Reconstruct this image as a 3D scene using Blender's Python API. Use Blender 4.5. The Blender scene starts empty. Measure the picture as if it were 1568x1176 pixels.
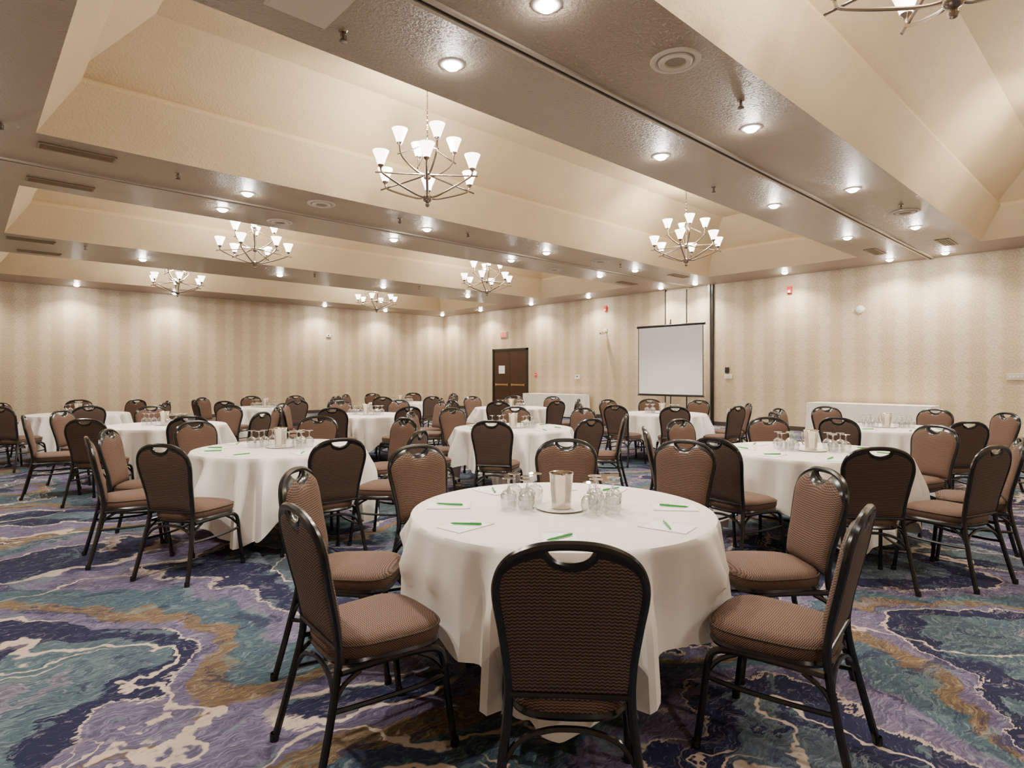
import bpy, bmesh, math, random
from math import sin, cos, pi, radians, sqrt
from mathutils import Vector, Matrix

random.seed(7)
SC = bpy.context.scene
COL = SC.collection

# ------------------------------------------------------------------ node helpers
def new_mat(name):
    m = bpy.data.materials.new(name); m.use_nodes = True
    nt = m.node_tree
    for n in list(nt.nodes): nt.nodes.remove(n)
    out = nt.nodes.new('ShaderNodeOutputMaterial')
    b = nt.nodes.new('ShaderNodeBsdfPrincipled')
    nt.links.new(b.outputs[0], out.inputs[0])
    return m, nt, b, out

def setin(nt, sock, v):
    if hasattr(v, 'is_linked') or isinstance(v, bpy.types.NodeSocket): nt.links.new(v, sock)
    else: sock.default_value = v

def M(nt, op, a, b=0.0, c=None):
    n = nt.nodes.new('ShaderNodeMath'); n.operation = op
    setin(nt, n.inputs[0], a); setin(nt, n.inputs[1], b)
    if c is not None: setin(nt, n.inputs[2], c)
    return n.outputs[0]

def MR(nt, v, a, b, c=0.0, d=1.0, smooth=True):
    n = nt.nodes.new('ShaderNodeMapRange')
    n.interpolation_type = 'SMOOTHSTEP' if smooth else 'LINEAR'
    setin(nt, n.inputs[0], v)
    n.inputs[1].default_value = a; n.inputs[2].default_value = b
    n.inputs[3].default_value = c; n.inputs[4].default_value = d
    return n.outputs[0]

def MIX(nt, f, a, b, blend='MIX'):
    n = nt.nodes.new('ShaderNodeMix'); n.data_type = 'RGBA'; n.blend_type = blend
    setin(nt, n.inputs[0], f)
    def s(sock, v):
        if isinstance(v, bpy.types.NodeSocket): nt.links.new(v, sock)
        else: sock.default_value = (v[0], v[1], v[2], 1)
    s(n.inputs[6], a); s(n.inputs[7], b)
    return n.outputs[2]

def NOISE(nt, vec, scale, detail=2.0, rough=.5, dist=0.0):
    n = nt.nodes.new('ShaderNodeTexNoise')
    if vec is not None: nt.links.new(vec, n.inputs['Vector'])
    n.inputs['Scale'].default_value = scale; n.inputs['Detail'].default_value = detail
    n.inputs['Roughness'].default_value = rough; n.inputs['Distortion'].default_value = dist
    return n

def OBJ(nt):
    return nt.nodes.new('ShaderNodeTexCoord').outputs['Object']

def SEP(nt, v):
    n = nt.nodes.new('ShaderNodeSeparateXYZ'); nt.links.new(v, n.inputs[0]); return n.outputs

def VM(nt, op, a, b):
    n = nt.nodes.new('ShaderNodeVectorMath'); n.operation = op
    setin(nt, n.inputs[0], a); setin(nt, n.inputs[1], b)
    return n.outputs[0]

def BUMP(nt, b, h, strength=.3, dist=.01):
    n = nt.nodes.new('ShaderNodeBump')
    n.inputs['Strength'].default_value = strength; n.inputs['Distance'].default_value = dist
    nt.links.new(h, n.inputs['Height']); nt.links.new(n.outputs[0], b.inputs['Normal'])

def simple(name, col, rough=.5, metal=0.0, noise=0.06, nscale=20, bump=0.0, bscale=80, emis=None, estr=0):
    m, nt, b, out = new_mat(name)
    o = OBJ(nt)
    n = NOISE(nt, o, nscale, 3)
    dark = [c*(1-noise) for c in col]; lite = [min(1, c*(1+noise)) for c in col]
    nt.links.new(MIX(nt, n.outputs[0], dark, lite), b.inputs['Base Color'])
    b.inputs['Roughness'].default_value = rough; b.inputs['Metallic'].default_value = metal
    if bump > 0:
        BUMP(nt, b, NOISE(nt, o, bscale, 4).outputs[0], bump, .01)
    if emis:
        b.inputs['Emission Color'].default_value = (*emis, 1); b.inputs['Emission Strength'].default_value = estr
        m.cycles.emission_sampling = 'NONE'
    return m

# ------------------------------------------------------------------ materials
def wallpaper(name, axis):
    m, nt, b, out = new_mat(name)
    o = OBJ(nt); s = SEP(nt, o)
    h = s[0] if axis == 'X' else s[1]; z = s[2]
    P = 0.54
    ph = M(nt, 'MULTIPLY', h, 2*pi/P)
    zz = M(nt, 'ADD', M(nt, 'MULTIPLY', M(nt, 'COSINE', M(nt, 'MULTIPLY', z, 2*pi/.30)), .38),
           M(nt, 'MULTIPLY', M(nt, 'COSINE', M(nt, 'MULTIPLY', z, 2*pi/.10)), .22))
    band = M(nt, 'ADD', M(nt, 'SINE', ph), zz)
    mask = MR(nt, band, -.25, .40)
    # medallion motif: rings around lattice nodes, broken by curls
    u = M(nt, 'SUBTRACT', M(nt, 'FRACT', M(nt, 'DIVIDE', h, .27)), .5)
    vv = M(nt, 'SUBTRACT', M(nt, 'FRACT', M(nt, 'DIVIDE', z, .30)), .5)
    rad = M(nt, 'SQRT', M(nt, 'ADD', M(nt, 'MULTIPLY', u, u), M(nt, 'MULTIPLY', vv, vv)))
    rings = M(nt, 'SINE', M(nt, 'MULTIPLY', rad, 2*pi*5.0))
    ang = M(nt, 'SINE', M(nt, 'MULTIPLY', M(nt, 'ARCTAN2', vv, u), 8.0))
    n1 = NOISE(nt, o, 26, 2, .5, 2.0).outputs[0]
    mot = MR(nt, M(nt, 'ADD', M(nt, 'ADD', rings, M(nt, 'MULTIPLY', ang, .7)), M(nt, 'MULTIPLY', M(nt, 'SUBTRACT', n1, .5), 1.6)), -.1, .3)
    base = MIX(nt, mask, (.51, .395, .255), (.67, .565, .41))
    mm = M(nt, 'MULTIPLY', mot, .62)
    col = MIX(nt, mm, base, MIX(nt, mask, (.63, .515, .36), (.545, .43, .285)))
    nt.links.new(col, b.inputs['Base Color'])
    b.inputs['Roughness'].default_value = .5
    return m
MW_X = wallpaper('wallpaper_x', 'X'); MW_Y = wallpaper('wallpaper_y', 'Y')

def stipple(name, col, rough, strength, sc=38):
    m, nt, b, out = new_mat(name)
    o = OBJ(nt)
    n = NOISE(nt, o, 2.0, 2).outputs[0]
    nt.links.new(MIX(nt, n, [c*.94 for c in col], [c*1.05 for c in col]), b.inputs['Base Color'])
    b.inputs['Roughness'].default_value = rough
    f = NOISE(nt, o, sc, 5, .65).outputs[0]
    BUMP(nt, b, MR(nt, f, .42, .62), strength, .014)
    return m
M_SOFFIT = stipple('soffit_stipple_shaded', (.44, .355, .275), .32, .8, 32)  # ceiling paint darkened in colour for the poorly lit undersides of the beams
M_COFFER = stipple('coffer_cream_paint', (.74, .605, .40), .6, .35)

def carpet():
    m, nt, b, out = new_mat('patterned_carpet')
    o = OBJ(nt)
    w = NOISE(nt, o, .55, 3, .55).outputs['Color']
    w = VM(nt, 'SUBTRACT', w, (.5, .5, .5)); w = VM(nt, 'MULTIPLY', w, (2.2, 2.2, 0))
    wp = VM(nt, 'ADD', o, w)
    w2 = NOISE(nt, o, 5.0, 3, .6).outputs['Color']
    w2 = VM(nt, 'MULTIPLY', VM(nt, 'SUBTRACT', w2, (.5, .5, .5)), (.26, .26, 0))
    wp = VM(nt, 'ADD', wp, w2)
    w3 = NOISE(nt, VM(nt, 'MULTIPLY', o, (20, 70, 1)), 1.0, 2, .6).outputs['Color']
    w3 = VM(nt, 'MULTIPLY', VM(nt, 'SUBTRACT', w3, (.5, .5, .5)), (.10, .03, 0))
    wz = VM(nt, 'ADD', wp, w3)
    n1 = NOISE(nt, wz, .40, 1.0, .4, .3).outputs[0]
    r = nt.nodes.new('ShaderNodeValToRGB'); nt.links.new(n1, r.inputs[0])
    cr = r.color_ramp
    stops = [(.0, (.018, .022, .05)), (.33, (.105, .14, .175)), (.385, (.018, .019, .055)), (.425, (.145, .125, .205)),
             (.455, (.065, .11, .135)), (.495, (.18, .125, .065)), (.52, (.14, .12, .20)), (.55, (.016, .017, .05)),
             (.585, (.078, .125, .148)), (.62, (.175, .17, .22)), (.665, (.042, .05, .10))]
    while len(cr.elements) < len(stops): cr.elements.new(.5)
    cr.interpolation = 'CONSTANT'
    for e, (p, c) in zip(cr.elements, stops): e.position = p; e.color = (*c, 1)
    zone = r.outputs[0]
    st = VM(nt, 'MULTIPLY', VM(nt, 'ADD', o, w2), (7, 38, 1))
    s1 = NOISE(nt, st, 1.8, 4, .7).outputs[0]
    s2 = NOISE(nt, wz, 2.6, 5, .72).outputs[0]
    s3 = NOISE(nt, VM(nt, 'ADD', wz, (5, 9, 0)), 3.5, 5, .72).outputs[0]
    c1 = MIX(nt, MR(nt, s1, .38, .60), MIX(nt, .58, zone, (.018, .02, .05)), zone)
    c1 = MIX(nt, M(nt, 'MULTIPLY', MR(nt, s1, .54, .66), .4), c1, (.33, .31, .34))
    c1 = MIX(nt, M(nt, 'MULTIPLY', MR(nt, s2, .56, .59), .7), c1, (.02, .021, .06))
    c1 = MIX(nt, M(nt, 'MULTIPLY', MR(nt, s3, .57, .60), .5), c1, (.125, .185, .20))
    c1 = MIX(nt, M(nt, 'MULTIPLY', MR(nt, s3, .40, .37), .4), c1, (.20, .165, .21))
    def line(field, lvl, wd):
        d = M(nt, 'ABSOLUTE', M(nt, 'SUBTRACT', field, lvl))
        return MR(nt, d, wd*.5, wd, 1, 0)
    n2 = NOISE(nt, wp, .50, 2.0, .45, .4).outputs[0]
    v1 = line(n2, .50, .0036)
    fr = M(nt, 'FRACT', M(nt, 'MULTIPLY', n2, 95))
    fr = MR(nt, M(nt, 'ABSOLUTE', M(nt, 'SUBTRACT', fr, .5)), .07, .15, 1, 0)
    g = NOISE(nt, VM(nt, 'ADD', o, (31, 7, 0)), .8, 2, .5).outputs[0]
    near = M(nt, 'MULTIPLY', line(n2, .512, .024), MR(nt, g, .52, .57))
    v2 = M(nt, 'MULTIPLY', fr, near)
    v3 = line(n1, .55, .0030)
    v4 = line(n1, .425, .0024)
    v = M(nt, 'MAXIMUM', M(nt, 'MAXIMUM', v1, v2), M(nt, 'MAXIMUM', M(nt, 'MULTIPLY', v3, MR(nt, g, .55, .48)), M(nt, 'MULTIPLY', v4, .8)))
    v = M(nt, 'MULTIPLY', v, MR(nt, s1, .25, .5, .45, 1))
    c2 = MIX(nt, v, c1, (.48, .39, .33))
    nt.links.new(c2, b.inputs['Base Color'])
    b.inputs['Roughness'].default_value = .95
    b.inputs['Specular IOR Level'].default_value = .15
    BUMP(nt, b, NOISE(nt, o, 260, 2).outputs[0], .4, .006)
    return m
M_CARPET = carpet()

def fabric(name, c0, c1):
    m, nt, b, out = new_mat(name)
    o = OBJ(nt); s = SEP(nt, o)
    v = M(nt, 'ADD', s[2], s[1])
    wv = M(nt, 'MULTIPLY', M(nt, 'SINE', M(nt, 'MULTIPLY', s[0], 2*pi*62)), 1.0)
    a = M(nt, 'SINE', M(nt, 'ADD', M(nt, 'MULTIPLY', v, 2*pi*120), wv))
    n = NOISE(nt, o, 160, 2).outputs[0]
    f = MR(nt, M(nt, 'ADD', a, M(nt, 'MULTIPLY', n, .8)), -.4, 1.4)
    nt.links.new(MIX(nt, f, c0, c1), b.inputs['Base Color'])
    b.inputs['Roughness'].default_value = .8
    BUMP(nt, b, a, .25, .002)
    return m
M_FAB_F = fabric('chair_fabric_front', (.048, .023, .016), (.185, .108, .074))
M_FAB_B = fabric('chair_fabric_rear_shaded', (.025, .015, .012), (.15, .095, .07))  # darker copy of the fabric, mostly shade on the chair backs put into colour
M_FRAME = simple('black_powdercoat', (.010, .010, .011), .22, 0, .1)
M_CLOTH = simple('white_table_linen', (.82, .775, .73), .85, 0, .02, 6, .15, 350)
M_PLY = simple('plywood_table', (.35, .22, .12), .6)
M_NICKEL = simple('brushed_nickel', (.33, .28, .24), .25, 1)
M_STEEL = simple('stainless_steel', (.62, .56, .49), .16, 1)
M_WHITE = simple('white_plastic', (.8, .78, .74), .45)
M_SPK = simple('speaker_grille', (.62, .56, .47), .5)
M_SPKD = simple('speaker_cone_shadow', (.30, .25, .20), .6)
M_PAPER = simple('paper', (.9, .9, .9), .7)
M_GREEN = simple('green_pen', (.02, .30, .04), .35)
M_RED = simple('red_signal', (.7, .03, .03), .4, emis=(.8, .05, .05), estr=.3)
M_EXIT = simple('exit_sign_red', (.75, .2, .18), .4, emis=(.9, .15, .12), estr=.6)
M_DARKWOOD = simple('dark_walnut_door', (.045, .018, .010), .35, 0, .3, 8)
M_BLACK = simple('black_plastic', (.01, .01, .01), .4)
M_BASE = simple('baseboard_paint', (.06, .045, .035), .5)
M_SCREEN = simple('projection_screen_fabric', (.90, .90, .92), .9)
M_TRACK = simple('aluminium_track', (.50, .44, .36), .4, .3)
M_VENT = simple('vent_tan_metal', (.30, .22, .14), .5)
M_VENTD = simple('vent_dark', (.04, .027, .015), .7)
M_RIM = simple('downlight_trim', (.8, .78, .74), .3)
M_BRASS = simple('brass', (.6, .45, .2), .3, 1)

def emit(name, col, s):
    m, nt, b, out = new_mat(name)
    nt.nodes.remove(b)
    e = nt.nodes.new('ShaderNodeEmission'); e.inputs[0].default_value = (*col, 1); e.inputs[1].default_value = s
    nt.links.new(e.outputs[0], out.inputs[0]); return m
M_BULB = emit('downlight_lamp', (1, .94, .84), 210)
M_SHADE = simple('frosted_glass_shade', (.95, .92, .85), .4, emis=(1, .93, .81), estr=9.0)

def glass():
    m, nt, b, out = new_mat('clear_glass')
    nt.nodes.remove(b)
    t = nt.nodes.new('ShaderNodeBsdfTransparent'); t.inputs[0].default_value = (.88, .89, .90, 1)
    g = nt.nodes.new('ShaderNodeBsdfGlossy'); g.inputs['Roughness'].default_value = .03
    lw = nt.nodes.new('ShaderNodeLayerWeight'); lw.inputs[0].default_value = .45
    mx = nt.nodes.new('ShaderNodeMixShader')
    nt.links.new(MR(nt, lw.outputs['Facing'], .0, 1.0, .14, .98, False), mx.inputs[0])
    nt.links.new(t.outputs[0], mx.inputs[1]); nt.links.new(g.outputs[0], mx.inputs[2])
    nt.links.new(mx.outputs[0], out.inputs[0]); return m
M_GLASS = glass()

# ------------------------------------------------------------------ mesh helpers
def mesh_from(bm, name, mats, smooth=True, recalc=True):
    if recalc: bmesh.ops.recalc_face_normals(bm, faces=bm.faces)
    me = bpy.data.meshes.new(name)
    bm.to_mesh(me); bm.free()
    for m in mats: me.materials.append(m)
    if smooth:
        me.polygons.foreach_set('use_smooth', [True]*len(me.polygons))
        me.set_sharp_from_angle(angle=radians(40))
    return me

def place(me, name, loc=(0, 0, 0), rz=0.0, parent=None):
    ob = bpy.data.objects.new(name, me); COL.objects.link(ob)
    ob.location = loc; ob.rotation_euler = (0, 0, rz)
    if parent: ob.parent = parent
    return ob

def box(bm, x0, x1, y0, y1, z0, z1, mi=0, mat4=None):
    vs = [bm.verts.new((x, y, z)) for z in (z0, z1) for y in (y0, y1) for x in (x0, x1)]
    if mat4:
        for v in vs: v.co = mat4 @ v.co
    for f in ((0, 2, 3, 1), (4, 5, 7, 6), (0, 1, 5, 4), (2, 6, 7, 3), (0, 4, 6, 2), (1, 3, 7, 5)):
        fc = bm.faces.new([vs[i] for i in f]); fc.material_index = mi

def lathe(bm, prof, c=(0, 0, 0), seg=24, mi=0, mat4=None):
    rings = []
    for (r, z) in prof:
        if r < 1e-5:
            v = bm.verts.new((c[0], c[1], c[2]+z)); ring = [v]
        else:
            ring = [bm.verts.new((c[0]+r*cos(2*pi*i/seg), c[1]+r*sin(2*pi*i/seg), c[2]+z)) for i in range(seg)]
        if mat4:
            for v in ring: v.co = mat4 @ v.co
        rings.append(ring)
    for a, b in zip(rings, rings[1:]):
        for i in range(seg):
            j = (i+1) % seg
            if len(a) == 1 and len(b) == 1: continue
            if len(a) == 1: f = [a[0], b[i], b[j]]
            elif len(b) == 1: f = [a[i], a[j], b[0]]
            else: f = [a[i], a[j], b[j], b[i]]
            bm.faces.new(f).material_index = mi

def catmull(pts, n=6, closed=False):
    P = [Vector(p) for p in pts]; out = []
    N = len(P)
    rng = range(N if closed else N-1)
    for i in rng:
        if closed: p0, p1, p2, p3 = P[(i-1) % N], P[i], P[(i+1) % N], P[(i+2) % N]
        else: p0, p1, p2, p3 = P[max(i-1, 0)], P[i], P[i+1], P[min(i+2, N-1)]
        for k in range(n):
            t = k/n
            out.append(.5*((2*p1)+(-p0+p2)*t+(2*p0-5*p1+4*p2-p3)*t*t+(-p0+3*p1-3*p2+p3)*t**3))
    if not closed: out.append(P[-1])
    return out

def tube(bm, pts, r, seg=8, mi=0, closed=False, sy=1.0):
    n = len(pts); rings = []
    up = Vector((0, 0, 1)); prevx = None
    for i, p in enumerate(pts):
        p = Vector(p)
        a = Vector(pts[(i-1) % n] if (closed or i > 0) else pts[0]); b = Vector(pts[(i+1) % n] if (closed or i < n-1) else pts[-1])
        t = (b-a).normalized()
        if prevx is None:
            ref = up if abs(t.z) < .9 else Vector((0, 1, 0))
            x = t.cross(ref).normalized()
        else:
            x = (prevx - t*prevx.dot(t)).normalized()
        prevx = x; y = t.cross(x)
        rr = r[i] if isinstance(r, (list, tuple)) else r
        rings.append([bm.verts.new(p + x*rr*cos(2*pi*k/seg) + y*rr*sy*sin(2*pi*k/seg)) for k in range(seg)])
    m = n if closed else n-1
    for i in range(m):
        a, b = rings[i], rings[(i+1) % n]
        for k in range(seg):
            j = (k+1) % seg
            bm.faces.new([a[k], a[j], b[j], b[k]]).material_index = mi
    if not closed:
        bm.faces.new(rings[0][::-1]).material_index = mi; bm.faces.new(rings[-1]).material_index = mi

# ------------------------------------------------------------------ room
H = 3.91
XR, YB, XL, YF = 15.4, 21.07, -2.6, -4.2
def wall(name, x0, x1, y0, y1, mat):
    bm = bmesh.new(); box(bm, x0, x1, y0, y1, 0, H)
    return place(mesh_from(bm, name, [mat], False), name)
T = .15
wall('wall_right', XR, XR+T, YF, YB+T, MW_Y)
wall('wall_back', XL, XR, YB, YB+T, MW_X)
wall('wall_left', XL-T, XL, YF, YB+T, MW_Y)
wall('wall_front', XL, XR, YF-T, YF, MW_X)
bm = bmesh.new(); box(bm, XL-T, XR+T, YF-T, YB+T, -.1, 0)
place(mesh_from(bm, 'floor', [M_CARPET], False), 'floor')
for nm, (a, b_, c, d) in {'baseboard_right': (XR-.015, XR, YF, YB), 'baseboard_back': (XL, XR-.015, YB-.015, YB),
                          'baseboard_left': (XL, XL+.015, YF, YB-.015), 'baseboard_front': (XL+.015, XR-.015, YF, YF+.015)}.items():
    bm = bmesh.new()
    box(bm, a, b_, c, d, 0, .11)
    place(mesh_from(bm, nm, [M_BASE], False), nm)

# ceiling with coffers
XA, XB = .58, 14.1
coffers = [(-.95, 2.3), (4.4, 7.9), (10.25, 13.85), (16.0, 19.45)]
bm = bmesh.new()
def quad(p, mi):
    bm.faces.new([bm.verts.new(q) for q in p]).material_index = mi
def hrect(x0, x1, y0, y1, z, mi): quad([(x0, y0, z), (x0, y1, z), (x1, y1, z), (x1, y0, z)], mi)
hrect(XL-T, XA, YF-T, YB+T, H, 0); hrect(XB, XR+T, YF-T, YB+T, H, 0)
ys = [YF-T]
for a, b_ in coffers: ys += [a, b_]
ys.append(YB+T)
for i in range(0, len(ys), 2): hrect(XA, XB, ys[i], ys[i+1], H, 0)
for a, b_ in coffers:
    prof = [(0, 0), (.34, .52), (.34, .56), (.27, .56), (.27, .60), (.90, 1.2)]
    for (d0, z0), (d1, z1) in zip(prof, prof[1:]):
        A = [(XA+d0, a+d0), (XB-d0, a+d0), (XB-d0, b_-d0), (XA+d0, b_-d0)]
        B = [(XA+d1, a+d1), (XB-d1, a+d1), (XB-d1, b_-d1), (XA+d1, b_-d1)]
        for i in range(4):
            j = (i+1) % 4
            quad([(*A[i], H+z0), (*A[j], H+z0), (*B[j], H+z1), (*B[i], H+z1)], 1)
    d = prof[-1][0]
    hrect(XA+d, XB-d, a+d, b_-d, H+prof[-1][1], 1)
bmesh.ops.remove_doubles(bm, verts=bm.verts, dist=.0005)
place(mesh_from(bm, 'ceiling', [M_SOFFIT, M_COFFER], False, False), 'ceiling')

# partition tracks
for yt in (3.35, 9.1):
    bm = bmesh.new()
    box(bm, XL, XR, yt-.055, yt-.02, H-.02, H, 0)
    box(bm, XL, XR, yt+.02, yt+.055, H-.02, H, 0)
    box(bm, XL, XR, yt-.02, yt+.02, H-.006, H, 1)
    place(mesh_from(bm, 'partition_track', [M_TRACK, M_BLACK], False), 'partition_track')

# pocket panels for movable partition on the right wall
bm = bmesh.new()
box(bm, XR-.05, XR, 8.58, 9.22, .02, H-.05, 0)
box(bm, XR-.05, XR, 9.26, 9.93, .02, H-.05, 0)
box(bm, XR-.07, XR, 8.42, 8.47, 0, H, 1)
box(bm, XR-.09, XR, 8.50, 8.56, 0, H, 2)
box(bm, XR-.055, XR, 9.225, 9.255, .02, H-.05, 1)
box(bm, XR-.06, XR, 9.935, 9.96, 0, H, 1)
place(mesh_from(bm, 'movable_partition_panel', [MW_Y, M_BLACK, M_TRACK], False), 'movable_partition_panel', (-.002, 0, 0))

# door
bm = bmesh.new()
y0, y1, dh = 15.8, 17.76, 2.4
box(bm, XR-.06, XR, y0, y0+.07, 0, dh, 1); box(bm, XR-.06, XR, y1-.07, y1, 0, dh, 1); box(bm, XR-.06, XR, y0, y1, dh-.07, dh, 1)
ym = (y0+y1)/2
box(bm, XR-.035, XR, y0+.075, ym-.005, .01, dh-.075, 0); box(bm, XR-.035, XR, ym+.005, y1-.075, .01, dh-.075, 0)
for a in (y0+.15, ym+.08):
    box(bm, XR-.075, XR-.055, a, a+.72, 1.0, 1.05, 2); box(bm, XR-.06, XR-.03, a, a+.05, .98, 1.07, 2); box(bm, XR-.06, XR-.03, a+.67, a+.72, .98, 1.07, 2)
box(bm, XR-.045, XR-.034, ym+.28, ym+.62, 1.45, 1.75, 3)
place(mesh_from(bm, 'door_1', [M_DARKWOOD, M_BLACK, M_BRASS, M_PAPER], False), 'door_1', (-.004, 0, .001))

def wallbox(name, y, z, w, h, d, mats, extra=None):
    bm = bmesh.new()
    box(bm, XR-d, XR, y-w/2, y+w/2, z-h/2, z+h/2, 0)
    bmesh.ops.bevel(bm, geom=bm.edges[:], offset=min(w, h, d)*.12, segments=1, affect='EDGES')
    if extra: extra(bm, y, z)
    return place(mesh_from(bm, name, mats, False), name, (-.001, 0, 0))
for y, z in ((6.35, 3.54), (12.2, 3.54)):
    def ex(bm, y, z): box(bm, XR-.075, XR-.05, y-.03, y+.03, z-.07, z-.01, 1)
    wallbox('fire_alarm_strobe', y, z, .11, .17, .055, [M_RED, M_WHITE], ex)
wallbox('exit_sign', 17.15, 2.95, .34, .2, .05, [M_EXIT, M_WHITE], lambda bm, y, z: box(bm, XR-.03, XR, y-.19, y+.19, z-.12, z+.12, 1))
wallbox('fire_alarm_pull', 15.4, 1.4, .1, .14, .05, [M_RED, M_WHITE], lambda bm, y, z: box(bm, XR-.06, XR, y-.04, y+.04, z-.01, z+.02, 1))
wallbox('light_switch_plate', 8.0, 1.36, .22, .13, .02, [M_WHITE, M_WHITE], lambda bm, y, z: [box(bm, XR-.03, XR, y+k-.01, y+k+.01, z-.02, z+.02, 1) for k in (-.06, 0, .06)])
wallbox('wall_phone', 8.02, 1.53, .1, .16, .06, [M_BLACK, M_WHITE], lambda bm, y, z: box(bm, XR-.065, XR, y-.03, y+.03, z-.06, z-.02, 0))
wallbox('thermostat', 13.4, 1.33, .2, .14, .04, [M_WHITE, M_BLACK], lambda bm, y, z: box(bm, XR-.042, XR, y-.04, y+.04, z, z+.03, 1))
wallbox('light_switch_plate', 1.95, 1.36, .3, .13, .02, [M_SPK, M_WHITE], lambda bm, y, z: [box(bm, XR-.03, XR, y+k-.01, y+k+.01, z-.02, z+.02, 1) for k in (-.09, -.03, .03, .09)])
wallbox('wall_outlet', 8.0, .4, .08, .12, .012, [M_WHITE, M_BLACK], lambda bm, y, z: [box(bm, XR-.014, XR, y-.012, y+.012, z+k-.01, z+k+.01, 1) for k in (-.03, .03)])
bm = bmesh.new()
lathe(bm, [(0, .05), (.04, .048), (.085, .03), (.095, .0)], seg=24)
ob = place(mesh_from(bm, 'smoke_detector', [M_WHITE]), 'smoke_detector', (XR, 4.75, 2.92)); ob.rotation_euler = (0, -pi/2, 0)
bm = bmesh.new()
box(bm, -.03, 0, -.05, .05, -.05, .05); tube(bm, [(-.02, 0, 0), (-.1, 0, -.02), (-.16, 0, -.06)], .015)
box(bm, -.3, -.12, -.04, .04, -.15, -.06); lathe(bm, [(0, 0), (.03, 0), (.03, .02), (0, .02)], (-.3, 0, -.12), 12, 1)
place(mesh_from(bm, 'security_camera', [M_WHITE, M_BLACK], False), 'security_camera', (XR, 12.2, 2.85))
bm = bmesh.new(); box(bm, -.08, .08, -.05, 0, -.06, .06); box(bm, -.02, .02, -.06, -.05, -.02, .02, 1)
place(mesh_from(bm, 'wall_sensor', [M_WHITE, M_BLACK], False), 'wall_sensor', (10.1, YB, 2.87))

# ------------------------------------------------------------------ ceiling fixtures
bm = bmesh.new()
lathe(bm, [(.066, -.002), (.072, -.012), (.098, -.008), (.108, 0)], seg=24, mi=0)
lathe(bm, [(.066, -.004), (.064, -.018), (.05, -.036), (.028, -.045), (0, -.048)], seg=12, mi=1)
me_dl = mesh_from(bm, 'recessed_downlight', [M_RIM, M_BULB], True, False)
LC = (1, .89, .745)
def downlight(x, y, power, ang=120, blend=.6):
    ob = place(me_dl, 'recessed_downlight', (x, y, H-.0005))
    l = bpy.data.lights.new('lamp', 'SPOT'); l.energy = power; l.spot_size = radians(ang); l.spot_blend = blend
    l.shadow_soft_size = .05; l.color = LC
    lo = bpy.data.objects.new('lamp', l); COL.objects.link(lo); lo.location = (0, 0, -.11); lo.parent = ob
PB, PW = 240, 260
for x in (-.05, 2.92, 5.9, 8.85, 11.9):
    for y in (2.82, 3.88, 8.55, 9.62): downlight(x, y, PB)
    downlight(x, 14.98, PB)
    downlight(x, -2.4, PB)
for y in (.7, 3.0, 4.0, 6.25, 8.68, 9.77, 12.48, 15.1, 17.9, 20.4): downlight(14.85, y, PW, 140, .9)
for x in (0, 2.4, 4.85, 9.7, 12.2): downlight(x, 20.5, PW, 140, .9)

bm = bmesh.new()
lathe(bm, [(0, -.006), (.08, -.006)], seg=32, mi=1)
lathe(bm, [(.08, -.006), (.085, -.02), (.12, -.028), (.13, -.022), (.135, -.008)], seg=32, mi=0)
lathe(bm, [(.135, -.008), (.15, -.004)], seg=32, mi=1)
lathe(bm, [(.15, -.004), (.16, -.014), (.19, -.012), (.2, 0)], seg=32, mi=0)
me_sp = mesh_from(bm, 'ceiling_speaker', [M_SPK, M_SPKD])
for x, y in ((4.2, 2.63), (10.7, 2.67), (3.9, 8.35), (3.86, 9.8), (10.4, 8.4), (10.4, 9.8)):
    place(me_sp, 'ceiling_speaker', (x, y, H))
bm = bmesh.new()
lathe(bm, [(0.035, 0), (.03, -.012), (.012, -.015), (.012, -.06), (.025, -.062), (.03, -.075), (0, -.08)], seg=14)
tube(bm, [(-.018, 0, -.02), (-.022, 0, -.045), (-.014, 0, -.065)], .004, 6); tube(bm, [(.018, 0, -.02), (.022, 0, -.045), (.014, 0, -.065)], .004, 6)
me_spk = mesh_from(bm, 'fire_sprinkler', [M_NICKEL])
for x, y in ((2.06, 4.05), (5.24, 2.6), (7.4, 4.05), (10.2, 2.6), (.3, 7.8), (2.0, 8.3), (5.2, 8.3), (6.6, 8.3), (1.8, 14.2), (6.5, 14.3), (11, 8.3), (9.6, 14.3)):
    place(me_spk, 'fire_sprinkler', (x, y, H-.001))
bm = bmesh.new()
w, d = .36, .11
box(bm, -w, w, -d, -d+.02, -.012, 0); box(bm, -w, w, d-.02, d, -.012, 0); box(bm, -w, -w+.02, -d, d, -.012, 0); box(bm, w-.02, w, -d, d, -.012, 0)
box(bm, -w, w, -d, d, -.003, 0, 1)
for k in range(5):
    yy = -d+.035+k*.037
    box(bm, -w+.02, w-.02, yy, yy+.012, -.010, -.002, 0)
me_v = mesh_from(bm, 'ceiling_air_vent', [M_VENT, M_VENTD], False)
for x, y in ((.98, 8.28), (.98, 9.8), (13.7, 3.95), (13.7, 2.75), (.98, 14.3), (1.2, 15.6), (13.4, 8.3), (13.4, 9.9)):
    place(me_v, 'ceiling_air_vent', (x, y, H))
bm = bmesh.new(); box(bm, -.22, .22, -.3, .3, -.01, 0); box(bm, -.2, .2, -.27, .27, -.016, -.01)
place(mesh_from(bm, 'ceiling_access_panel', [M_SPK], False), 'ceiling_access_panel', (1.72, 3.80, H))

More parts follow.
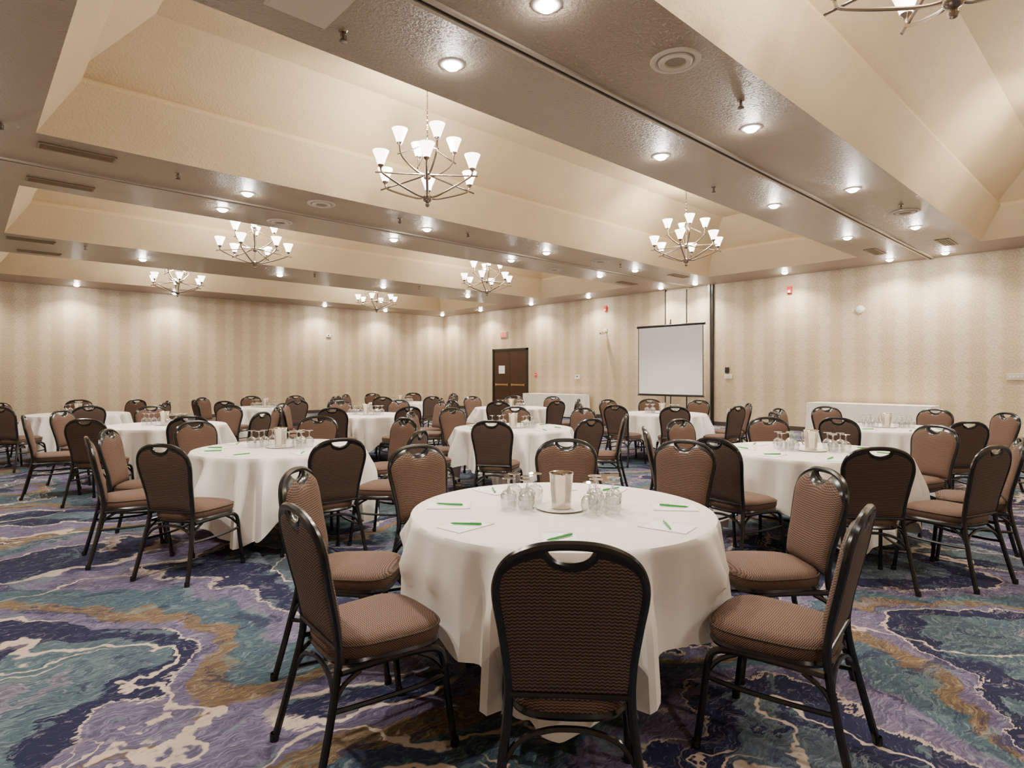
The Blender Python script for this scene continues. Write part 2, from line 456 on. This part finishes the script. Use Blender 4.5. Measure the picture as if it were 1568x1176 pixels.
# ------------------------------------------------------------------ chandelier (origin at bottom finial)
def build_chandelier():
    bm = bmesh.new()
    lathe(bm, [(0, 0), (.02, .01), (.03, .035), (.02, .06), (.045, .075), (.06, .10), (.06, .13), (.03, .16), (.018, .2),
               (.018, .34), (.045, .36), (.05, .40), (.03, .43), (.015, .46), (.015, .72), (.035, .75), (.035, .80), (.01, .86), (.0, .87)], seg=20)
    top = H+1.2-3.47
    tube(bm, [(0, 0, .85), (0, 0, top)], .007, 6)
    for k in range(int((top-.9)/.06)):
        lathe(bm, [(.0, -.016), (.015, 0), (.0, .016)], (0, 0, .9+k*.06), 8)
    lathe(bm, [(.0, -.06), (.02, -.055), (.06, -.03), (.075, 0)], (0, 0, top), 20)
    def shade(x, y, z):
        lathe(bm, [(0, -.03), (.014, -.028), (.018, -.012), (.034, 0), (.038, .012), (.012, .014)], (x, y, z), 12, 0)
        lathe(bm, [(.028, .008), (.040, .02), (.048, .05), (.066, .10), (.096, .175), (.091, .175), (.061, .10), (.042, .05), (.0, .02)], (x, y, z), 18, 1)
    for k in range(6):
        a = 2*pi*k/6 + .3; ca, sa = cos(a), sin(a)
        pts = catmull([(r*ca, r*sa, z) for r, z in ((.04, .12), (.14, .13), (.32, .19), (.50, .26), (.60, .31), (.62, .36))], 5)
        tube(bm, pts, .013, 8)
        tube(bm, [(.03*ca, .03*sa, .40), (.3*ca, .3*sa, .355), (.68*ca, .68*sa, .30)], .010, 6)
        lathe(bm, [(0, -.014), (.014, 0), (0, .014)], (.68*ca, .68*sa, .30), 8)
        shade(.62*ca, .62*sa, .385)
    for k in range(4):
        a = 2*pi*k/4 + .65; ca, sa = cos(a), sin(a)
        pts = catmull([(r*ca, r*sa, z) for r, z in ((.03, .40), (.12, .42), (.24, .50), (.33, .60), (.35, .70))], 5)
        tube(bm, pts, .013, 8)
        tube(bm, [(.02*ca, .02*sa, .78), (.18*ca, .18*sa, .69), (.38*ca, .38*sa, .60)], .010, 6)
        shade(.35*ca, .35*sa, .73)
    return mesh_from(bm, 'chandelier', [M_NICKEL, M_SHADE])
me_ch = build_chandelier()
for y in (.82, 6.15, 12.03, 17.7):
    for x in (4.25, 10.2):
        yy = .4 if (y < 1 and x > 9) else y
        ob = place(me_ch, 'chandelier', (x, yy, 3.47), random.random())
        for pw, zz, rad in ((125, .62, .09), (85, 1.0, .03)):
            l = bpy.data.lights.new('lamp', 'POINT'); l.energy = pw; l.shadow_soft_size = rad; l.color = LC
            lo = bpy.data.objects.new('lamp', l); COL.objects.link(lo); lo.location = (0, 0, zz); lo.parent = ob

# ------------------------------------------------------------------ banquet chair
def build_chair():
    bm = bmesh.new()
    half = [(.222, -.30, 0), (.202, -.245, .22), (.180, -.205, .42), (.180, -.212, .54), (.194, -.238, .66), (.209, -.260, .76),
            (.207, -.271, .815), (.186, -.282, .865), (.145, -.291, .900), (.08, -.297, .922), (0, -.299, .928)]
    full = half + [(-x, y, z) for x, y, z in half[-2::-1]]
    path = catmull(full, 5)
    path[0].z = 0; path[-1].z = 0
    tube(bm, path, .0145, 8, 0)
    hp = path[:len(path)//2+1]
    def atz(z):
        for a, b in zip(hp, hp[1:]):
            if a.z <= z <= b.z:
                t = (z-a.z)/max(1e-6, b.z-a.z); return a.lerp(b, t)
        return hp[-1]
    def crown(x):
        for a, b in zip(hp, hp[1:]):
            if a.z > .76 and b.x <= x <= a.x:
                t = (a.x-x)/max(1e-6, a.x-b.x); return a.lerp(b, t)
        return atz(.785)
    W = .2075
    nu, nv = 32, 18
    z0 = .475
    def dipf(u): return .050*sqrt(max(0, 1-(u/.34)**2)) if abs(u) < .34 else 0
    F = []; B = []
    for j in range(nv+1):
        v = j/nv; rowF = []; rowB = []
        s = atz(z0+v*(.785-z0))
        for i in range(nu+1):
            u = -1+2*i/nu
            zt = crown(abs(u)*W).z - .004 - dipf(u)
            z = z0+v*(zt-z0)
            x = u*s.x
            y = atz(min(z, .9275)).y
            e = (1-abs(u)**4)*(1-abs(2*v-1)**6)
            rowF.append(bm.verts.new((x, y+.008+.030*e**.5, z)))
            rowB.append(bm.verts.new((x, y-.006-.012*e**.5, z)))
        F.append(rowF); B.append(rowB)
    for j in range(nv):
        edge = j == nv-1
        for i in range(nu):
            bm.faces.new([F[j][i], F[j][i+1], F[j+1][i+1], F[j+1][i]]).material_index = 0 if edge else 1
            bm.faces.new([B[j][i], B[j+1][i], B[j+1][i+1], B[j][i+1]]).material_index = 0 if edge else 2
    for i in range(nu):
        bm.faces.new([F[0][i], B[0][i], B[0][i+1], F[0][i+1]]).material_index = 2
        bm.faces.new([F[nv][i], F[nv][i+1], B[nv][i+1], B[nv][i]]).material_index = 0
    for j in range(nv):
        bm.faces.new([F[j][0], F[j+1][0], B[j+1][0], B[j][0]]).material_index = 0
        bm.faces.new([F[j][nu], B[j][nu], B[j+1][nu], F[j+1][nu]]).material_index = 0
    rim = []
    for i in range(17):
        u = -.36+.72*i/16
        rim.append((u*W, -.295, crown(abs(u)*W).z-.006-dipf(u)))
    tube(bm, catmull(rim, 3), .009, 6, 0)
    tube(bm, [(-.178, -.207, .465), (.178, -.207, .465)], .011, 8, 0)
    # seat cushion
    N = 40
    def outline(s):
        pts = []
        for k in range(N):
            a = 2*pi*k/N; n = 3.6
            cx = abs(cos(a))**(2/n)*(1 if cos(a) >= 0 else -1); cy = abs(sin(a))**(2/n)*(1 if sin(a) >= 0 else -1)
            wx = .200+.022*cy
            pts.append((cx*wx*s, (cy*.215)*s+.005))
        return pts
    rings = []
    for s, z in ((.90, .405), (.97, .408), (1.0, .420), (1.015, .440), (1.0, .458), (.95, .472), (.85, .482), (.6, .490), (.3, .493)):
        rings.append([bm.verts.new((x, y, z)) for x, y in outline(s)])
    for a, b in zip(rings, rings[1:]):
        for k in range(N):
            bm.faces.new([a[k], a[(k+1) % N], b[(k+1) % N], b[k]]).material_index = 1
    bm.faces.new(rings[-1]).material_index = 1
    bm.faces.new(rings[0][::-1]).material_index = 0
    tube(bm, [(x, y, .458) for x, y in outline(1.012)], .0045, 5, 2, True)
    tube(bm, [(x, y, .400) for x, y in outline(.955)], .013, 6, 0, True)
    for sgn in (-1, 1):
        tube(bm, catmull([(sgn*.19, -.20, .39), (sgn*.19, -.05, .390), (sgn*.20, .10, .388), (sgn*.207, .165, .375), (sgn*.212, .19, .33), (sgn*.217, .205, .2), (sgn*.226, .23, 0)], 5), .0135, 8, 0)
        tube(bm, catmull([(sgn*.200, -.235, .27), (sgn*.200, -.10, .262), (sgn*.207, .08, .262), (sgn*.215, .20, .275)], 4), .009, 6, 0)
        tube(bm, catmull([(sgn*.196, -.225, .30), (sgn*.19, -.19, .345), (sgn*.19, -.13, .38)], 4), .009, 6, 0)
        tube(bm, catmull([(sgn*.211, .19, .30), (sgn*.198, .15, .345), (sgn*.198, .09, .38)], 4), .009, 6, 0)
        for x, y in ((.222, -.30), (.226, .23)):
            lathe(bm, [(0, 0), (.017, 0), (.017, .02), (.015, .03)], (sgn*x, y, 0), 10, 0)
    tube(bm, catmull([(-.199, -.232, .26), (-.15, -.215, .33), (-.07, -.207, .36), (0, -.205, .366), (.07, -.207, .36), (.15, -.215, .33), (.199, -.232, .26)], 4), .0095, 6, 0)
    tube(bm, [(-.19, .13, .385), (.19, .13, .385)], .009, 6, 0)
    return mesh_from(bm, 'banquet_chair', [M_FRAME, M_FAB_F, M_FAB_B])
me_chair = build_chair()

def chair_at(tx, ty, ang, rad, twist=0):
    a = radians(ang)
    x, y = tx+rad*cos(a), ty+rad*sin(a)
    rz = a + pi/2 + radians(twist)
    place(me_chair, 'banquet_chair', (x, y, 0), rz)

# ------------------------------------------------------------------ round tables with linen
def build_table(chairs, seed):
    rnd = random.Random(seed)
    N = 240
    bm = bmesh.new()
    ph = [rnd.uniform(0, 6.28) for _ in range(8)]
    c0 = radians(rnd.uniform(-3, 3))
    R = .722
    def drop(th):
        d = ((th-c0+pi/4) % (pi/2)) - pi/4
        L = 1.12/cos(d) - R
        L = min(L, .40+.31*(1-math.exp(-(max(0, L-.40))/.20)))
        return L + .010*sin(13*th+ph[5])
    def fold(th):
        a = sin(9*th+ph[0]+1.4*sin(2*th+ph[1]))
        b = sin(15*th+ph[2]+1.7*sin(3*th+ph[3]))
        c = sin(26*th+ph[4]+sin(5*th))
        return .45*a+.75*b*abs(b)**.3+.45*c
    ts = [0, .03, .07, .12, .18, .26, .36, .46, .58, .70, .84, 1.0]
    top = [bm.verts.new((0, 0, .752))]
    rings = []
    for rr in (.25, .5, .65, R-.017, R-.005):
        rings.append([bm.verts.new((rr*cos(2*pi*i/N), rr*sin(2*pi*i/N), .752 if rr < R-.01 else .750)) for i in range(N)])
    for t in ts[1:]:
        ring = []
        for i in range(N):
            th = 2*pi*i/N
            L = drop(th); corner = max(0, (L-.45)/.22)
            z = .75 - L*t
            s = t*L
            r = R+.004+.045*s/.4 + fold(th)*(.072+.02*corner)*min(1, s/.24)
            for (ca, cr) in chairs:
                d = (th-radians(ca)+pi) % (2*pi) - pi
                if abs(d) < .4 and z < .58:
                    lim = (cr-.235)/cos(d) - .02*(1+fold(th)*-.6)
                    wz = min(1, (.58-z)/.08); wa = max(0, min(1, (.34-abs(d))/.06))
                    wa = wa*wa*(3-2*wa)
                    tgt = min(r, lim+.15*max(0, .40-z))
                    r = r*(1-wz*wa)+tgt*wz*wa
            ring.append(bm.verts.new((r*cos(th), r*sin(th), z)))
        rings.append(ring)
    for i in range(N): bm.faces.new([top[0], rings[0][i], rings[0][(i+1) % N]])
    for a, b in zip(rings, rings[1:]):
        for i in range(N):
            j = (i+1) % N; bm.faces.new([a[i], b[i], b[j], a[j]])
    lathe(bm, [(0, .745), (.70, .745), (.705, .735), (.70, .722), (0, .722)], seg=48, mi=1)
    for sx in (-.35, .35):
        tube(bm, [(sx, -.28, 0), (sx, -.28, .722)], .014, 8, 2); tube(bm, [(sx, .28, 0), (sx, .28, .722)], .014, 8, 2)
        tube(bm, [(sx, -.28, .2), (sx, .28, .2)], .01, 8, 2)
    return mesh_from(bm, 'round_banquet_table', [M_CLOTH, M_PLY, M_FRAME])

bm = bmesh.new()
lathe(bm, [(0, 0), (.046, 0), (.048, .004), (.048, .03), (.052, .09), (.057, .16), (.060, .168), (.058, .172), (.054, .168), (.049, .09), (.045, .01), (0, .008)], seg=28)
tube(bm, catmull([(.053, 0, .135), (.082, 0, .14), (.092, 0, .10), (.078, 0, .05), (.049, 0, .035)], 5), .005, 8)
tube(bm, [(-.054, -.015, .165), (-.070, 0, .173), (-.054, .015, .165)], .004, 6)
me_pitch = mesh_from(bm, 'water_pitcher', [M_STEEL])
bm = bmesh.new()   # goblet standing upside down on its rim
lathe(bm, [(.033, 0), (.037, .02), (.041, .045), (.039, .068), (.028, .086), (.009, .095), (.005, .105), (.005, .138), (.008, .143), (.032, .147), (.033, .150), (.0, .150)], seg=20)
me_gob = mesh_from(bm, 'water_goblet', [M_GLASS])
bm = bmesh.new()
lathe(bm, [(0, .002), (.095, .002), (.11, .006), (.122, .010), (.124, .008), (.11, .002), (.09, 0), (0, 0)], seg=40)
me_tray = mesh_from(bm, 'serving_tray', [M_WHITE])
bm = bmesh.new()
box(bm, -.07, .07, -.105, .105, 0, .003); box(bm, -.07, .07, .09, .105, .003, .0042, 1)
me_pad = mesh_from(bm, 'notepad', [M_PAPER, M_WHITE], False)
bm = bmesh.new()
Rm = Matrix.Rotation(pi/2, 4, 'Y')
lathe(bm, [(0, -.07), (.002, -.066), (.0045, -.055), (.005, 0), (.005, .06), (.004, .068), (0, .07)], seg=10, mat4=Rm)
box(bm, .02, .068, -.0015, .0015, .004, .008, 1)
me_pen = mesh_from(bm, 'ballpoint_pen', [M_GREEN, M_WHITE])

def setting(tx, ty, chairs, full, seed):
    rnd = random.Random(seed+50)
    zt = .753
    hz = rnd.uniform(0, .6)
    place(me_tray, 'serving_tray', (tx, ty, zt))
    place(me_pitch, 'water_pitcher', (tx, ty, zt+.0035), .75+hz)
    for base in (-42.7, 137.3):
        for k, (da, rr) in enumerate(((-32, .175), (0, .168), (32, .178), (-15, .26), (16, .255))):
            if k == 3 and base > 0 and seed % 2: continue
            a = radians(base+da-14)
            place(me_gob, 'water_goblet', (tx+rr*cos(a), ty+rr*sin(a), zt))
    if full:
        for k, (ca, cr) in enumerate(chairs):
            a = radians(ca+rnd.uniform(-4, 4)); r = .55
            x, y = tx+r*cos(a), ty+r*sin(a)
            rz = a+pi/2+radians(rnd.uniform(-12, 12))
            place(me_pad, 'notepad', (x, y, zt), rz)
            place(me_pen, 'ballpoint_pen', (x, y, zt+.0095), rz+radians(rnd.uniform(30, 75)))

ring = [-138, -93, -48, -3, 42, 87, 132, 177]
def jit(seed, r0=1.08):
    rnd = random.Random(seed)
    return [(a+rnd.uniform(-7, 7), r0+rnd.uniform(-.08, .1)) for a in ring]
tables = [
    ((2.142, 1.970), [(-136.2, .95), (175, .98), (-81.3, .99), (134.4, 1.02), (-39.7, 1.02), (87, 1.07), (41.2, 1.14), (10.7, 1.36)]),
    ((2.11, 5.34), [(-144, 1.08), (-184, 1.12), (148, 1.1), (-94, 1.0), (-58, 1.05), (107, 1.0), (51, 1.07), (5, 1.1)]),
    ((5.35, 2.03), [(-142, 1.02), (-72, 1.1), (-28, 1.1), (37, 1.15), (83, 1.1), (127, 1.1), (172, 1.0), (-105, 1.05)]),
    ((5.0, 5.4), jit(4)), ((8.4, 2.3), jit(5)), ((1.95, 8.74), jit(6)), ((4.85, 8.75), jit(7)), ((8.05, 8.75), jit(8)),
    ((8.7, 5.7), jit(9)), ((1.45, 12.2), jit(10)), ((4.5, 12.15), jit(11)), ((7.6, 12.1), jit(12)),
]
for i, ((tx, ty), ch) in enumerate(tables):
    place(build_table(ch, i+1), 'round_banquet_table', (tx, ty, 0))
    rnd = random.Random(i+99)
    for ca, cr in ch: chair_at(tx, ty, ca, cr, rnd.uniform(-5, 5) if i else 0)
    setting(tx, ty, ch, i < 5, i)

# long buffet tables against right wall
def build_buffet(L, W, seed):
    rnd = random.Random(seed); bm = bmesh.new()
    N = 220; per = 2*(L+W); ph = rnd.uniform(0, 6)
    def pt(s):
        s = s % per
        if s < L: return Vector((-W/2, -L/2+s)), Vector((-1, 0))
        s -= L
        if s < W: return Vector((-W/2+s, L/2)), Vector((0, 1))
        s -= W
        if s < L: return Vector((W/2, L/2-s)), Vector((1, 0))
        s -= L
        return Vector((W/2-s, -L/2)), Vector((0, -1))
    rings = []
    for t in (0, .04, .15, .35, .6, .8, 1):
        rg = []
        for i in range(N):
            s = per*i/N; p, n = pt(s)
            o = .006+.028*t*(sin(s*22+ph+1.3*sin(3*s))+.4*sin(41*s))*1.2+.03*t
            q = p+n*o
            rg.append(bm.verts.new((q.x, q.y, .752-.72*t)))
        rings.append(rg)
    for a, b in zip(rings, rings[1:]):
        for i in range(N):
            j = (i+1) % N; bm.faces.new([a[i], b[i], b[j], a[j]])
    bm.faces.new(rings[0])
    for sx in (-W/2+.08, W/2-.08):
        for sy in (-L/2+.2, L/2-.2): tube(bm, [(sx, sy, 0), (sx, sy, .74)], .014, 8, 1)
    return mesh_from(bm, 'buffet_table', [M_CLOTH, M_FRAME])
place(build_buffet(2.44, .7, 1), 'buffet_table', (14.9, 4.4, 0))
place(build_buffet(2.44, .7, 2), 'buffet_table', (14.9, 14.0, 0))

# ------------------------------------------------------------------ projection screen
bm = bmesh.new()
X = 14.5; ya, yb, za, zb = 8.23, 10.3, .83, 2.75
box(bm, X-.006, X, ya, yb, za, zb, 1)
box(bm, X-.009, X+.002, ya, yb, za-.0, za+.03, 0)
tube(bm, [(X+.01, ya-.04, zb+.02), (X+.01, yb+.04, zb+.02)], .035, 12, 0)
tube(bm, [(X, ya-.02, za-.01), (X, yb+.02, za-.01)], .018, 10, 0)
for y in (ya, yb-.02): box(bm, X-.0075, X-.0005, y, y+.02, za, zb, 0)
ymid = (ya+yb)/2
tube(bm, [(X+.06, ymid, .2), (X+.06, ymid, 2.95)], .016, 10, 0)
tube(bm, [(X+.06, ymid, 2.9), (X+.02, ymid, 2.79)], .012, 8, 0)
for a in (0, 2.1, 4.2):
    tube(bm, [(X+.06, ymid, .55), (X+.06+.42*cos(a+pi), ymid+.42*sin(a+pi), .01)], .011, 8, 0)
place(mesh_from(bm, 'projection_screen', [M_BLACK, M_SCREEN], True), 'projection_screen')

# ------------------------------------------------------------------ world + camera
w = bpy.data.worlds.new('world'); SC.world = w; w.use_nodes = True
w.node_tree.nodes['Background'].inputs[0].default_value = (1, .93, .82, 1)
w.node_tree.nodes['Background'].inputs[1].default_value = .05
cam = bpy.data.cameras.new('camera'); co = bpy.data.objects.new('camera', cam); COL.objects.link(co)
co.location = (0, 0, 1.40)
F = Vector((.678, .735, 0)).normalized()
co.rotation_euler = F.to_track_quat('-Z', 'Y').to_euler()
cam.sensor_width = 36; cam.lens = 36*917/1568; cam.shift_y = -14/1568
cam.clip_start = .05; cam.clip_end = 100
SC.camera = co
